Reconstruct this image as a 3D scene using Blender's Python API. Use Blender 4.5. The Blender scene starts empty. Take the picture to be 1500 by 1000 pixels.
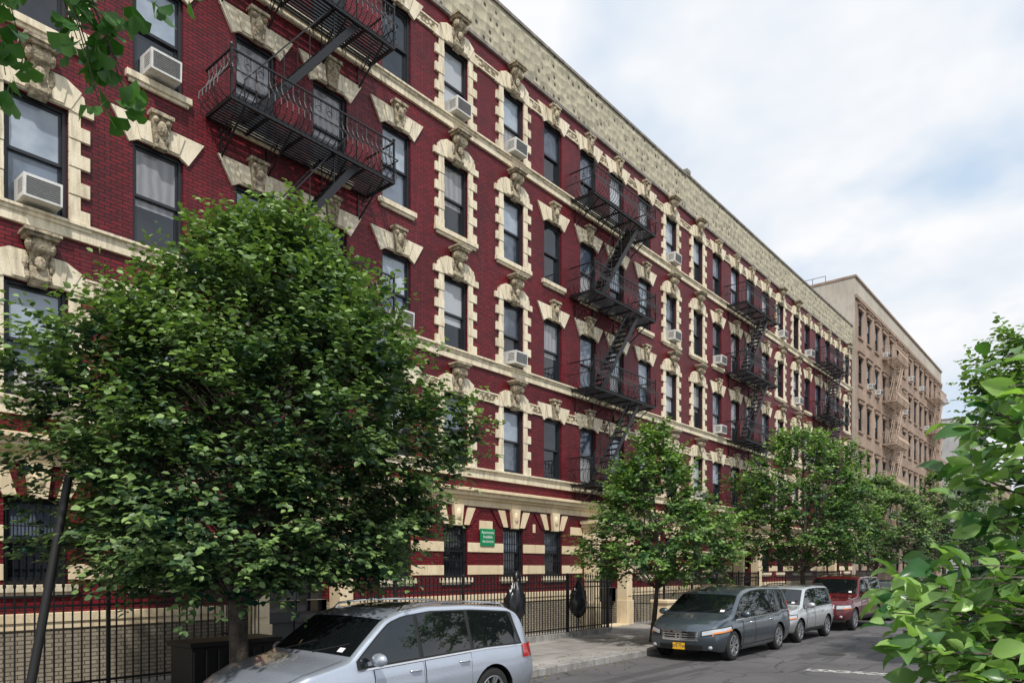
import bpy, bmesh, math, random
import numpy as np
from mathutils import Vector, Matrix
R_=random.Random(7)
scene=bpy.context.scene
COL=scene.collection
FX=-14.15
# ------------------------------------------------------------ materials
def mat(name,base=(.5,.5,.5),rough=.7,metal=0,coat=0,spec=.5):
    m=bpy.data.materials.new(name); m.use_nodes=True
    nt=m.node_tree; b=nt.nodes['Principled BSDF']
    b.inputs['Base Color'].default_value=(*base,1); b.inputs['Roughness'].default_value=rough
    b.inputs['Metallic'].default_value=metal; b.inputs['Coat Weight'].default_value=coat
    b.inputs['Coat Roughness'].default_value=.04
    b.inputs['Specular IOR Level'].default_value=spec
    return m,nt,b
def node(nt,t,**k):
    n=nt.nodes.new(t)
    for a,v in k.items(): setattr(n,a,v)
    return n
def ramp(nt,fac,stops):
    r=node(nt,'ShaderNodeValToRGB'); e=r.color_ramp.elements
    while len(e)<len(stops): e.new(.5)
    for i,(p,c) in enumerate(stops):
        e[i].position=p; e[i].color=(*c,1) if len(c)==3 else c
    nt.links.new(fac,r.inputs[0]); return r.outputs[0]
def noise(nt,vec,scale,detail=3,rough=.6):
    n=node(nt,'ShaderNodeTexNoise'); n.inputs['Scale'].default_value=scale
    n.inputs['Detail'].default_value=min(detail,4); n.inputs['Roughness'].default_value=rough
    nt.links.new(vec,n.inputs['Vector']); return n.outputs['Fac']
def geo(nt): return node(nt,'ShaderNodeNewGeometry').outputs['Position']
def scalevec(nt,v,s):
    m=node(nt,'ShaderNodeMapping'); m.inputs['Scale'].default_value=s
    nt.links.new(v,m.inputs['Vector']); return m.outputs[0]
def mix(nt,a,b,fac,mode='MIX'):
    m=node(nt,'ShaderNodeMix',data_type='RGBA',blend_type=mode)
    for i,x in ((0,fac),(6,a),(7,b)):
        if hasattr(x,'is_output'): nt.links.new(x,m.inputs[i])
        elif i==0: m.inputs[0].default_value=x
        else: m.inputs[i].default_value=(*x,1)
    return m.outputs[2]
def bump(nt,b,h,strength=.4,dist=.02):
    n=node(nt,'ShaderNodeBump'); n.inputs['Strength'].default_value=strength; n.inputs['Distance'].default_value=dist
    nt.links.new(h,n.inputs['Height']); nt.links.new(n.outputs[0],b.inputs['Normal']); return n
def grungy(name,c1,c2,scale=1.2,rough=.75,streak=True,bs=.3,bd=.02,c3=None,s0=.46):
    m,nt,b=mat(name,c1,rough); p=geo(nt)
    n1=noise(nt,p,scale,4); col=ramp(nt,n1,[(.35,c2),(.6,c1)])
    if streak:
        n2=noise(nt,scalevec(nt,p,(3,6,.8)),1.5,4,.7)
        f=ramp(nt,n2,[(s0,(0,0,0)),(s0+.30,(.85,.85,.85))])
        col=mix(nt,col,c3 or tuple(x*.5 for x in c2),f)
    nt.links.new(col,b.inputs['Base Color'])
    n3=noise(nt,p,25,3); bump(nt,b,n3,bs,bd); return m
def brick(name,c1,c2,mortar,rough=.45,spec=.5,bw=.205,bh=.072,stain=(.25,.2,.2),bstr=.6):
    m,nt,b=mat(name,c1,rough,spec=spec); p=geo(nt)
    s=node(nt,'ShaderNodeSeparateXYZ'); nt.links.new(p,s.inputs[0])
    a=node(nt,'ShaderNodeMath',operation='ADD'); nt.links.new(s.outputs[0],a.inputs[0]); nt.links.new(s.outputs[1],a.inputs[1])
    c=node(nt,'ShaderNodeCombineXYZ'); nt.links.new(a.outputs[0],c.inputs[0]); nt.links.new(s.outputs[2],c.inputs[1])
    t=node(nt,'ShaderNodeTexBrick'); nt.links.new(c.outputs[0],t.inputs['Vector'])
    t.inputs['Scale'].default_value=1; t.inputs['Brick Width'].default_value=bw; t.inputs['Row Height'].default_value=bh
    t.inputs['Mortar Size'].default_value=.010; t.inputs['Mortar Smooth'].default_value=.2
    t.inputs['Color1'].default_value=(*c1,1); t.inputs['Color2'].default_value=(*c2,1); t.inputs['Mortar'].default_value=(*mortar,1)
    n1=noise(nt,p,.5,4); f=ramp(nt,n1,[(.35,(.70,.70,.70)),(.65,(1.12,1.12,1.12))])
    col=mix(nt,t.outputs['Color'],f,1,'MULTIPLY')
    n2=noise(nt,scalevec(nt,p,(4,5,.35)),1.2,4)
    f2=ramp(nt,n2,[(.56,(0,0,0)),(.80,(.5,.5,.5))])
    col=mix(nt,col,stain,f2)
    n4=noise(nt,scalevec(nt,p,(3,3,.5)),.9,4,.7)
    col=mix(nt,col,tuple(x*.25 for x in c1),ramp(nt,n4,[(.55,(0,0,0)),(.8,(.7,.7,.7))]))
    nt.links.new(col,b.inputs['Base Color'])
    iv=node(nt,'ShaderNodeMath',operation='SUBTRACT'); iv.inputs[0].default_value=1; nt.links.new(t.outputs['Fac'],iv.inputs[1])
    bump(nt,b,iv.outputs[0],bstr,.012); return m
M={}
M['red']=brick('red_painted_brick',(.190,.010,.018),(.110,.006,.011),(.028,.003,.005),rough=.5,stain=(.15,.035,.04),spec=.35)
M['brown']=brick('brown_brick',(.46,.33,.25),(.37,.26,.195),(.30,.23,.18),rough=.8,stain=(.28,.21,.16))
M['cream']=grungy('cream_painted_stone',(.80,.72,.55),(.70,.61,.44),1.5,.6,c3=(.28,.23,.15))
M['creamclean']=grungy('cream_base_paint',(.80,.67,.46),(.70,.56,.36),1.2,.6,c3=(.36,.28,.17),s0=.52)
M['basestone']=brick('basement_painted_brick',(.36,.31,.23),(.28,.24,.18),(.10,.085,.06),rough=.75,stain=(.12,.10,.07))
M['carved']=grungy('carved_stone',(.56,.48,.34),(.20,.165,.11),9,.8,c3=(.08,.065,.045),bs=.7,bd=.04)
def frieze():
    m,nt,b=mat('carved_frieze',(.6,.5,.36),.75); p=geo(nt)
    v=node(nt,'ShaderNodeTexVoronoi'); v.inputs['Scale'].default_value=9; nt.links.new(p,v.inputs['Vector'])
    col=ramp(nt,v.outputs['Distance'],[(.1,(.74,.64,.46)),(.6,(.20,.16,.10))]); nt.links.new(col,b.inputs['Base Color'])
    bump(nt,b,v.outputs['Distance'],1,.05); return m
M['frieze']=frieze()
def stucco():
    m,nt,b=mat('pitted_parapet_stucco',(.4,.37,.29),.9); p=geo(nt)
    v=node(nt,'ShaderNodeTexVoronoi'); v.inputs['Scale'].default_value=3.9; v.inputs['Randomness'].default_value=.5
    nt.links.new(scalevec(nt,p,(0.1,.9,.8)),v.inputs['Vector'])
    n=noise(nt,p,3,4)
    pit=ramp(nt,v.outputs['Distance'],[(.13,(.05,.045,.032)),(.26,(.46,.43,.33))])
    nn=ramp(nt,n,[(.3,(.68,.68,.66)),(.7,(1.1,1.08,1.03))])
    col=mix(nt,pit,nn,1,'MULTIPLY')
    n5=noise(nt,scalevec(nt,p,(1,3,.3)),1.1,4,.7)
    col=mix(nt,col,(.16,.15,.12),ramp(nt,n5,[(.52,(0,0,0)),(.8,(.5,.5,.5))]))
    nt.links.new(col,b.inputs['Base Color'])
    bump(nt,b,v.outputs['Distance'],.9,.08); return m
M['stucco']=stucco()
M['coping']=grungy('coping_stone',(.30,.27,.24),(.17,.16,.14),3,.8)
M['beige']=grungy('beige_render',(.50,.46,.39),(.42,.38,.32),.4,.9,c3=(.28,.25,.20),s0=.5)
M['grey']=grungy('pale_grey_render',(.48,.48,.47),(.40,.40,.40),.4,.9,s0=.5)
M['iron']=mat('black_iron',(.008,.008,.010),.5)[0]
M['pinkiron']=mat('painted_tan_iron',(.46,.35,.27),.6)[0]
M['frame']=mat('dark_window_frame',(.018,.021,.026),.4)[0]
M['browntrim']=grungy('brownstone_trim',(.36,.26,.19),(.27,.19,.14),2,.8)
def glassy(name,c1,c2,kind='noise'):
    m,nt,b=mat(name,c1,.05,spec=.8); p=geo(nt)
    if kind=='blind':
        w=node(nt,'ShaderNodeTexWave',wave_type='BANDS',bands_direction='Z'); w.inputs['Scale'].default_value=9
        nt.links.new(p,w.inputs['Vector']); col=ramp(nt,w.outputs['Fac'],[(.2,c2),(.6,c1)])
    elif kind=='curtain':
        w=node(nt,'ShaderNodeTexWave',wave_type='BANDS',bands_direction='Y'); w.inputs['Scale'].default_value=1.7; w.inputs['Distortion'].default_value=3; w.inputs['Detail'].default_value=3
        nt.links.new(p,w.inputs['Vector']); col=ramp(nt,w.outputs['Fac'],[(.0,c2),(1,c1)])
    else: col=ramp(nt,noise(nt,p,1.3,3),[(.35,c1),(.65,c2)])
    nt.links.new(col,b.inputs['Base Color'])
    bump(nt,b,noise(nt,p,1.6,2),.12,.03); return m
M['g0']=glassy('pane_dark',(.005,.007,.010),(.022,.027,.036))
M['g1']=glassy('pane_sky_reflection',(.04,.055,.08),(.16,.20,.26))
M['g2']=glassy('pane_with_blind',(.42,.45,.48),(.33,.35,.38),'blind')
M['g3']=glassy('pane_with_curtain',(.27,.27,.28),(.19,.195,.21),'curtain')
M['g4']=glassy('pane_with_shade',(.24,.29,.36),(.40,.46,.53))
M['carglass']=mat('car_glass',(.006,.008,.009),.02,spec=.9)[0]
M['tyre']=mat('tyre_rubber',(.015,.015,.015),.85)[0]
M['rim']=mat('alloy_rim',(.42,.43,.45),.3,.8)[0]
M['black']=mat('black_trim',(.012,.012,.012),.5)[0]
M['chrome']=mat('chrome',(.75,.76,.78),.12,1)[0]
M['lens']=mat('headlight_lens',(.55,.57,.60),.08,.3,1)[0]
M['amber']=mat('amber_lens',(.75,.22,.02),.15,0,1)[0]
M['redlens']=mat('red_lens',(.45,.01,.012),.12,0,1)[0]
M['plate']=mat('yellow_plate',(.85,.48,.02),.4)[0]
M['navy']=mat('navy_ink',(.02,.03,.1),.5)[0]
M['green']=mat('green_sign',(.005,.24,.09),.4)[0]
M['white']=mat('white_paint',(.8,.8,.8),.5)[0]
M['acw']=grungy('air_conditioner_casing',(.70,.70,.68),(.60,.60,.57),6,.5,bs=.05,s0=.52)
M['acd']=mat('dark_louver',(.10,.10,.10),.6)[0]
M['bag']=mat('black_plastic_bag',(.012,.013,.016),.28)[0]
def paint(name,c,metal=.6):
    m,nt,b=mat(name,c,.32,metal,1); p=geo(nt)
    n=noise(nt,p,2.5,3); f=ramp(nt,n,[(.3,(.22,.22,.22)),(.7,(.38,.38,.38))]); nt.links.new(f,b.inputs['Roughness'])
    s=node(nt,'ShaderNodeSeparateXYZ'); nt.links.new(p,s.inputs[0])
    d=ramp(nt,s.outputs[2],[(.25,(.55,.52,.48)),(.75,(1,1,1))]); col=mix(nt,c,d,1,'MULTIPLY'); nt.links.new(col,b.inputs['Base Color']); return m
def leafmat(name,d,l,tr=.28,rough=.42):
    m=bpy.data.materials.new(name); m.use_nodes=True; nt=m.node_tree; b=nt.nodes['Principled BSDF']
    a=node(nt,'ShaderNodeAttribute',attribute_name='tint')
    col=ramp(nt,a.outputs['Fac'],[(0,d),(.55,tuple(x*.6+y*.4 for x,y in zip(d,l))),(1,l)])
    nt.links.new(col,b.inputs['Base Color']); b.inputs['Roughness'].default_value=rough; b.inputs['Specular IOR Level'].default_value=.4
    t=node(nt,'ShaderNodeBsdfTranslucent'); c2=mix(nt,col,(1.3,1.5,.5),1,'MULTIPLY'); nt.links.new(c2,t.inputs[0])
    ms=node(nt,'ShaderNodeMixShader'); ms.inputs[0].default_value=tr
    nt.links.new(b.outputs[0],ms.inputs[1]); nt.links.new(t.outputs[0],ms.inputs[2])
    nt.links.new(ms.outputs[0],nt.nodes['Material Output'].inputs[0]); return m
M['leafdark']=leafmat('dark_foliage',(.010,.044,.030),(.24,.36,.11),.2)
M['leafmid']=leafmat('mid_foliage',(.022,.078,.030),(.24,.38,.09),.25)
M['leafnear']=leafmat('broad_leaf',(.03,.11,.035),(.36,.56,.17),.35,.30)
M['ginkgo']=leafmat('fan_leaf',(.03,.11,.02),(.12,.28,.05),.35)
M['bark']=grungy('bark',(.12,.10,.08),(.06,.05,.04),6,.9,c3=(.03,.03,.02),bs=.9,bd=.05)
# ------------------------------------------------------------ mesh builder
class MB:
    def __init__(s): s.v=[];s.f=[];s.m=[]
    def add(s,vs,fs,m=0):
        o=len(s.v); s.v+=[tuple(v) for v in vs]; s.f+=[tuple(i+o for i in f) for f in fs]; s.m+=[m]*len(fs)
    def box(s,x0,x1,y0,y1,z0,z1,m=0):
        s.add([(x0,y0,z0),(x1,y0,z0),(x1,y1,z0),(x0,y1,z0),(x0,y0,z1),(x1,y0,z1),(x1,y1,z1),(x0,y1,z1)],
              [(0,3,2,1),(4,5,6,7),(0,1,5,4),(1,2,6,5),(2,3,7,6),(3,0,4,7)],m)
    def prism(s,poly,x0,x1,m=0,ax='X'):
        n=len(poly)
        if ax=='X': vs=[(x0,a,b) for a,b in poly]+[(x1,a,b) for a,b in poly]
        elif ax=='Y': vs=[(a,x0,b) for a,b in poly]+[(a,x1,b) for a,b in poly]
        else: vs=[(a,b,x0) for a,b in poly]+[(a,b,x1) for a,b in poly]
        s.add(vs,[tuple(range(n-1,-1,-1)),tuple(range(n,2*n))]+[(i,(i+1)%n,n+(i+1)%n,n+i) for i in range(n)],m)
    def tube(s,pts,rad,n=6,m=0,cap=True):
        pts=[Vector(p) for p in pts]; k=len(pts)
        if not hasattr(rad,'__len__'): rad=[rad]*k
        vs=[]
        for i,p in enumerate(pts):
            t=(pts[min(i+1,k-1)]-pts[max(i-1,0)]).normalized()
            up=Vector((0,0,1)) if abs(t.z)<.9 else Vector((1,0,0))
            a=t.cross(up).normalized(); b=t.cross(a)
            for j in range(n):
                an=2*math.pi*(j+.5)/n; vs.append(p+(a*math.cos(an)+b*math.sin(an))*rad[i])
        fs=[(i*n+j,i*n+(j+1)%n,(i+1)*n+(j+1)%n,(i+1)*n+j) for i in range(k-1) for j in range(n)]
        if cap: fs+=[tuple(range(n-1,-1,-1)),tuple((k-1)*n+j for j in range(n))]
        s.add(vs,fs,m)
    def bar(s,p,q,w,m=0): s.tube([p,q],w*.7071,4,m)
    def ell(s,c,r,m=0,nu=10,nv=6):
        vs=[];fs=[]
        for i in range(nv+1):
            ph=math.pi*i/nv
            for j in range(nu):
                th=2*math.pi*j/nu; vs.append((c[0]+r[0]*math.sin(ph)*math.cos(th),c[1]+r[1]*math.sin(ph)*math.sin(th),c[2]+r[2]*math.cos(ph)))
        for i in range(nv):
            for j in range(nu): fs.append((i*nu+j,(i+1)*nu+j,(i+1)*nu+(j+1)%nu,i*nu+(j+1)%nu))
        s.add(vs,fs,m)
    def lathe(s,prof,n=32,m=0):
        k=len(prof); vs=[(r*math.cos(2*math.pi*j/n),y,r*math.sin(2*math.pi*j/n)) for y,r in prof for j in range(n)]
        s.add(vs,[(i*n+j,i*n+(j+1)%n,(i+1)*n+(j+1)%n,(i+1)*n+j) for i in range(k-1) for j in range(n)],m)
    def mesh(s,name,mats,smooth=None,bevel=0,recalc=True,weld=0):
        me=bpy.data.meshes.new(name); me.from_pydata(s.v,[],s.f); 
        for x in mats: me.materials.append(x)
        me.polygons.foreach_set('material_index',s.m)
        bm=bmesh.new(); bm.from_mesh(me)
        if weld: bmesh.ops.remove_doubles(bm,verts=bm.verts,dist=weld); bmesh.ops.dissolve_degenerate(bm,edges=bm.edges,dist=weld)
        if recalc: bmesh.ops.recalc_face_normals(bm,faces=bm.faces)
        if bevel: bmesh.ops.bevel(bm,geom=list(bm.edges),offset=bevel,segments=1,affect='EDGES',clamp_overlap=True)
        bm.to_mesh(me); bm.free()
        if smooth:
            me.polygons.foreach_set('use_smooth',[True]*len(me.polygons)); me.set_sharp_from_angle(angle=math.radians(smooth))
        me.update(); return me
def ob(name,me,parent=None,loc=(0,0,0),rot=(0,0,0),label=None,cat=None,group=None,kind=None):
    o=bpy.data.objects.new(name,me); COL.objects.link(o); o.location=loc; o.rotation_euler=rot
    if parent: o.parent=parent
    for k,v in (('label',label),('category',cat),('group',group),('kind',kind)):
        if v: o[k]=v
    return o
def textmesh(txt,size,m,extr=.002,align='CENTER'):
    c=bpy.data.curves.new('lettering','FONT'); c.body=txt; c.size=size; c.extrude=extr; c.align_x=align; c.align_y='CENTER'
    t=bpy.data.objects.new('tmp',c); COL.objects.link(t); dg=bpy.context.evaluated_depsgraph_get()
    me=bpy.data.meshes.new_from_object(t.evaluated_get(dg)); bpy.data.objects.remove(t); me.materials.clear(); me.materials.append(m); return me
TR=(math.pi/2,0,math.pi/2)
# ------------------------------------------------------------ ground
def asphalt():
    m,nt,b=mat('asphalt',(.05,.05,.05),.85); p=geo(nt)
    n1=noise(nt,p,.35,4); n2=noise(nt,p,60,2); n3=noise(nt,scalevec(nt,p,(1.2,.12,1)),1.5,4)
    col=ramp(nt,n1,[(.3,(.070,.068,.072)),(.7,(.128,.123,.128))])
    col=mix(nt,col,ramp(nt,n2,[(.3,(.6,.6,.6)),(.7,(1.4,1.4,1.4))]),1,'MULTIPLY')
    col=mix(nt,col,(.045,.044,.045),ramp(nt,n3,[(.54,(0,0,0)),(.57,(.65,.65,.65))]))
    v=node(nt,'ShaderNodeTexVoronoi',feature='DISTANCE_TO_EDGE'); v.inputs['Scale'].default_value=.45
    wn=node(nt,'ShaderNodeTexNoise'); wn.inputs['Scale'].default_value=1.5; nt.links.new(p,wn.inputs['Vector'])
    va=node(nt,'ShaderNodeVectorMath',operation='ADD'); nt.links.new(p,va.inputs[0]); nt.links.new(wn.outputs['Color'],va.inputs[1]); nt.links.new(va.outputs[0],v.inputs['Vector'])
    col=mix(nt,(.022,.022,.022),col,ramp(nt,v.outputs['Distance'],[(.0,(0,0,0)),(.014,(1,1,1))]))
    nt.links.new(col,b.inputs['Base Color']); bump(nt,b,n2,.5,.01); return m
def concrete(name,c,tile=1.5):
    m,nt,b=mat(name,c,.85); p=geo(nt)
    t=node(nt,'ShaderNodeTexBrick'); t.offset=0; nt.links.new(p,t.inputs['Vector']); t.inputs['Scale'].default_value=1
    t.inputs['Brick Width'].default_value=tile; t.inputs['Row Height'].default_value=tile; t.inputs['Mortar Size'].default_value=.014
    t.inputs['Color1'].default_value=(*c,1); t.inputs['Color2'].default_value=(*[x*.74 for x in c],1); t.inputs['Mortar'].default_value=(*[x*.3 for x in c],1)
    col=mix(nt,t.outputs['Color'],ramp(nt,noise(nt,p,1.3,4),[(.3,(.62,.61,.59)),(.7,(1.1,1.1,1.1))]),1,'MULTIPLY')
    v=node(nt,'ShaderNodeTexVoronoi'); v.inputs['Scale'].default_value=5; nt.links.new(p,v.inputs['Vector'])
    col=mix(nt,(.08,.08,.08),col,ramp(nt,v.outputs['Distance'],[(.05,(.2,.2,.2)),(.09,(1,1,1))]))
    nt.links.new(col,b.inputs['Base Color']); bump(nt,b,noise(nt,p,40,3),.3,.01); return m
M['asphalt']=asphalt(); M['walk']=concrete('sidewalk_concrete',(.38,.36,.345)); M['kerb']=grungy('kerb_stone',(.34,.33,.31),(.22,.21,.20),3,.85)
M['soil']=grungy('ground_soil',(.12,.10,.08),(.08,.07,.05),1,.95,streak=False)
g=MB(); g.add([(-400,-300,-.01),(400,-300,-.01),(400,700,-.01),(-400,700,-.01)],[(0,1,2,3)]); ob('ground',g.mesh('ground',[M['soil']],recalc=False),kind='structure')
g=MB(); g.add([(-9.1,-40,0),(-.1,-40,0),(-.1,88,0),(-9.1,88,0)],[(0,1,2,3)]); g.add([(-60,88,0),(60,88,0),(60,98,0),(-60,98,0)],[(0,1,2,3)])
g.add([(-9.1,98,0),(-.1,98,0),(-.1,260,0),(-9.1,260,0)],[(0,1,2,3)])
ob('road',g.mesh('road',[M['asphalt']],recalc=False),kind='structure')
for a,b2,x0,x1 in ((-40,87,-15.5,-9.28),(-40,87,.08,7),(99,240,-15.5,-9.28),(99,240,.08,7)):
    g=MB(); g.box(x0,x1,a,b2,-.05,.14); ob('pavement',g.mesh('pavement',[M['walk']]),kind='structure')
    g=MB(); k0,k1=((-9.275,-9.1) if x0<-5 else (-.1,.075)); y=a
    while y<b2: g.box(k0,k1,y+.006,min(y+1.8,b2)-.006,-.05,.15); y+=1.8
    ob('kerb',g.mesh('kerb',[M['kerb']],bevel=.012),kind='structure')
g=MB(); g.add([(-5.2,16.0,.004),(-2.6,16.6,.004),(-2.6,17.0,.004),(-5.2,16.4,.004)],[(0,1,2,3)])
def worn():
    m,nt,b=mat('worn_road_paint',(.55,.55,.53),.8); p=geo(nt)
    nt.links.new(ramp(nt,noise(nt,p,7,4),[(.44,(.10,.10,.10)),(.60,(.55,.55,.53))]),b.inputs['Base Color']); return m
ob('road_marking',g.mesh('road_marking',[worn()],recalc=False),kind='structure')
g=MB(); g.lathe([(0,.001),(0,.30),(-.003,.33)],28)
ob('manhole_cover',g.mesh('manhole_cover',[mat('cast_iron',(.06,.055,.05),.6,.5)[0]]),None,(-5.6,19.5,.008),(math.pi/2,0,0),'round cast iron manhole cover in the asphalt','manhole cover')
# ------------------------------------------------------------ windows / facade pieces
WW=.96; WH=1.97
def window_mesh(w,h):
    g=MB(); a=w/2; t=.065
    for y0,y1,z0,z1 in ((-a,-a+t,0,h),(a-t,a,0,h),(-a+t,a-t,0,t),(-a+t,a-t,h-t,h)): g.box(-.2,-.07,y0,y1,z0,z1)
    b=a-t-.045; m=h/2
    for (y0,y1) in ((-a+t,-b),(b,a-t)):
        g.box(-.155,-.115,y0,y1,m-.02,h-t); g.box(-.195,-.157,y0,y1,t,m+.02)
    g.box(-.155,-.112,-b,b,m-.025,m+.03); g.box(-.155,-.115,-b,b,h-t-.05,h-t); g.box(-.195,-.157,-b,b,t,t+.06); g.box(-.195,-.157,-b,b,m-.03,m+.02)
    return g.mesh('window_frame',[M['frame']])
def pane_mesh(w,h,mu,ml,frac=0):
    g=MB(); b=w/2-.1; m=h/2
    g.add([(-.135,-b,m),(-.135,b,m),(-.135,b,h-.1),(-.135,-b,h-.1)],[(0,1,2,3)],0)
    if frac:
        s=m-(m-.1)*frac
        g.add([(-.178,-b,s),(-.178,b,s),(-.178,b,m),(-.178,-b,m)],[(0,1,2,3)],0)
        g.add([(-.178,-b,.1),(-.178,b,.1),(-.178,b,s),(-.178,-b,s)],[(0,1,2,3)],1)
    else: g.add([(-.178,-b,.1),(-.178,b,.1),(-.178,b,m),(-.178,-b,m)],[(0,1,2,3)],1)
    return g.mesh('pane',[mu,ml],recalc=False)
WM={h:window_mesh(WW,h) for h in (WH,1.5)}
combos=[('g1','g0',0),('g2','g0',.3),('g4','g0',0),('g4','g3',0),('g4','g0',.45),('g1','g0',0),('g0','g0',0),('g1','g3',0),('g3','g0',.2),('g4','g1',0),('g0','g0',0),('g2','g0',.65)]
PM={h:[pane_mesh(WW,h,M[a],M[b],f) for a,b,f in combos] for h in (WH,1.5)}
def sill_mesh(hw,mt):
    g=MB(); g.box(-.1,.10,-hw,hw,-.13,0); g.box(.0,.06,-hw+.05,hw-.05,-.2,-.13); return g.mesh('sill',[mt],bevel=.008)
SILL=sill_mesh(.62,M['cream']); SILLW=sill_mesh(.84,M['cream'])
def plain_lintel(h):
    g=MB()
    for s in (1,-1):
        g.prism([(s*.12,h),(s*.40,h),(s*.56,h-.10),(s*.88,h+.44),(s*.16,h+.44)],-.02,.055)
        g.prism([(s*.15,h+.03),(s*.36,h+.03),(s*.48,h+.41),(s*.19,h+.41)],.055,.085)
    g.prism([(-.115,h-.03),(.115,h-.03),(.19,h+.56),(-.19,h+.56)],.0,.14,1)
    g.box(.0,.2,-.22,.22,h+.56,h+.63,1)
    g.ell((.14,0,h+.33),(.10,.10,.15),1); g.ell((.20,0,h+.28),(.05,.035,.05),1,6,4)
    for s in (1,-1): g.ell((.15,s*.12,h+.47),(.07,.06,.06),1,8,5); g.ell((.13,s*.09,h+.12),(.05,.04,.08),1,6,4)
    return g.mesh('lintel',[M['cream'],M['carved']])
def ornate_lintel(h):
    g=MB()
    for s in (1,-1):
        g.prism([(s*.14,h),(s*.50,h),(s*.68,h+.36),(s*.42,h+.5),(s*.18,h+.5)],-.02,.08)
        g.prism([(s*.49,h),(s*.56,h-.02),(s*.88,h-.02),(s*.88,h+.15),(s*.74,h+.15),(s*.72,h+.30),(s*.60,h+.36)],-.02,.065)
        g.prism([(s*.20,h+.03),(s*.38,h+.03),(s*.46,h+.42),(s*.24,h+.46)],.08,.105)
    prof=[(0,h-.06),(.10,h-.05),(.17,h+.04),(.17,h+.16),(.12,h+.26),(.15,h+.40),(.26,h+.52),(.30,h+.62),(.27,h+.70),(0,h+.70)]
    g.prism(prof,-.14,.14,1,'Y')
    g.box(0,.34,-.24,.24,h+.70,h+.76,1); g.box(0,.38,-.28,.28,h+.76,h+.81,1)
    for s in (1,-1):
        g.ell((.2,s*.17,h+.58),(.11,.06,.11),1,10,6); g.ell((.1,s*.16,h+.08),(.08,.045,.08),1,8,5); g.ell((.08,s*.2,h+.34),(.06,.07,.16),1,8,5)
    g.ell((.2,0,h+.3),(.06,.09,.12),1,8,5)
    return g.mesh('lintel',[M['cream'],M['carved']])
def surround(h):
    g=MB(); a=WW/2+.004; n=8; bh=h/n
    for s in (1,-1):
        for i in range(n):
            wd=.34 if i%2==0 else .19; pr=.06 if i%2==0 else .045
            y0,y1=sorted((s*a,s*(a+wd))); g.box(-.05,pr,y0,y1,i*bh+.001,(i+1)*bh-.001)
    g.box(-.05,.03,-a-.2,a+.2,-.08,.012)
    return g.mesh('surround',[M['cream']],bevel=.007)
def ground_lintel(h):
    g=MB()
    for s in (1,-1):
        g.prism([(s*.13,h),(s*.30,h),(s*.44,h+.5),(s*.19,h+.5)],-.02,.035,2)
        g.prism([(s*.300,h),(s*.50,h),(s*.76,h+.5),(s*.440,h+.5)],-.02,.06,0)
        g.prism([(s*.50,h),(s*.64,h),(s*1.02,h+.5),(s*.76,h+.5)],-.02,.035,2)
    g.prism([(-.13,h-.03),(.13,h-.03),(.2,h+.56),(-.2,h+.56)],-.02,.14,0)
    g.ell((.14,0,h+.3),(.06,.1,.16),0)
    return g.mesh('lintel',[M['creamclean'],M['carved'],M['red']])
LP=plain_lintel(WH); LO=ornate_lintel(WH); SU=surround(WH); LG=ground_lintel(1.5)
def guard():
    g=MB(); 
    for i in range(9): g.bar((-.03,-.44+i*.11,0.02),(-.03,-.44+i*.11,1.48),.014)
    for z in (.06,.5,1.0,1.45): g.bar((-.03,-.47,z),(-.03,.47,z),.02)
    return g.mesh('window_guard',[M['iron']])
GU=guard()
def wall_holes(g,y0,y1,z0,z1,holes,depth=.22,m=0,x=0):
    ys=sorted({y0,y1,*[h[0] for h in holes],*[h[1] for h in holes]}); zs=sorted({z0,z1,*[min(max(h[i],z0),z1) for h in holes for i in (2,3)]})
    for i in range(len(ys)-1):
        for j in range(len(zs)-1):
            cy=(ys[i]+ys[i+1])/2; cz=(zs[j]+zs[j+1])/2
            if any(h[0]<cy<h[1] and h[2]<cz<h[3] for h in holes): continue
            g.add([(x,ys[i],zs[j]),(x,ys[i+1],zs[j]),(x,ys[i+1],zs[j+1]),(x,ys[i],zs[j+1])],[(0,1,2,3)],m)
    for a,b,c,d in holes:
        X=x-depth
        g.add([(x,a,c),(X,a,c),(X,a,d),(x,a,d)],[(0,1,2,3)],m); g.add([(x,b,c),(X,b,c),(X,b,d),(x,b,d)],[(3,2,1,0)],m)
        g.add([(x,a,d),(X,a,d),(X,b,d),(x,b,d)],[(0,1,2,3)],m); g.add([(x,a,c),(X,a,c),(X,b,c),(x,b,c)],[(3,2,1,0)],m)
        g.add([(X,a,c),(X,b,c),(X,b,d),(X,a,d)],[(0,1,2,3)],m)
def segs(y0,y1,cuts):
    out=[];c=y0
    for a,b in sorted(cuts):
        if a>c: out.append((c,a))
        c=max(c,b)
    if c<y1: out.append((c,y1))
    return out
SZ=[1.95,5.12,8.34,11.54,14.74]
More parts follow.
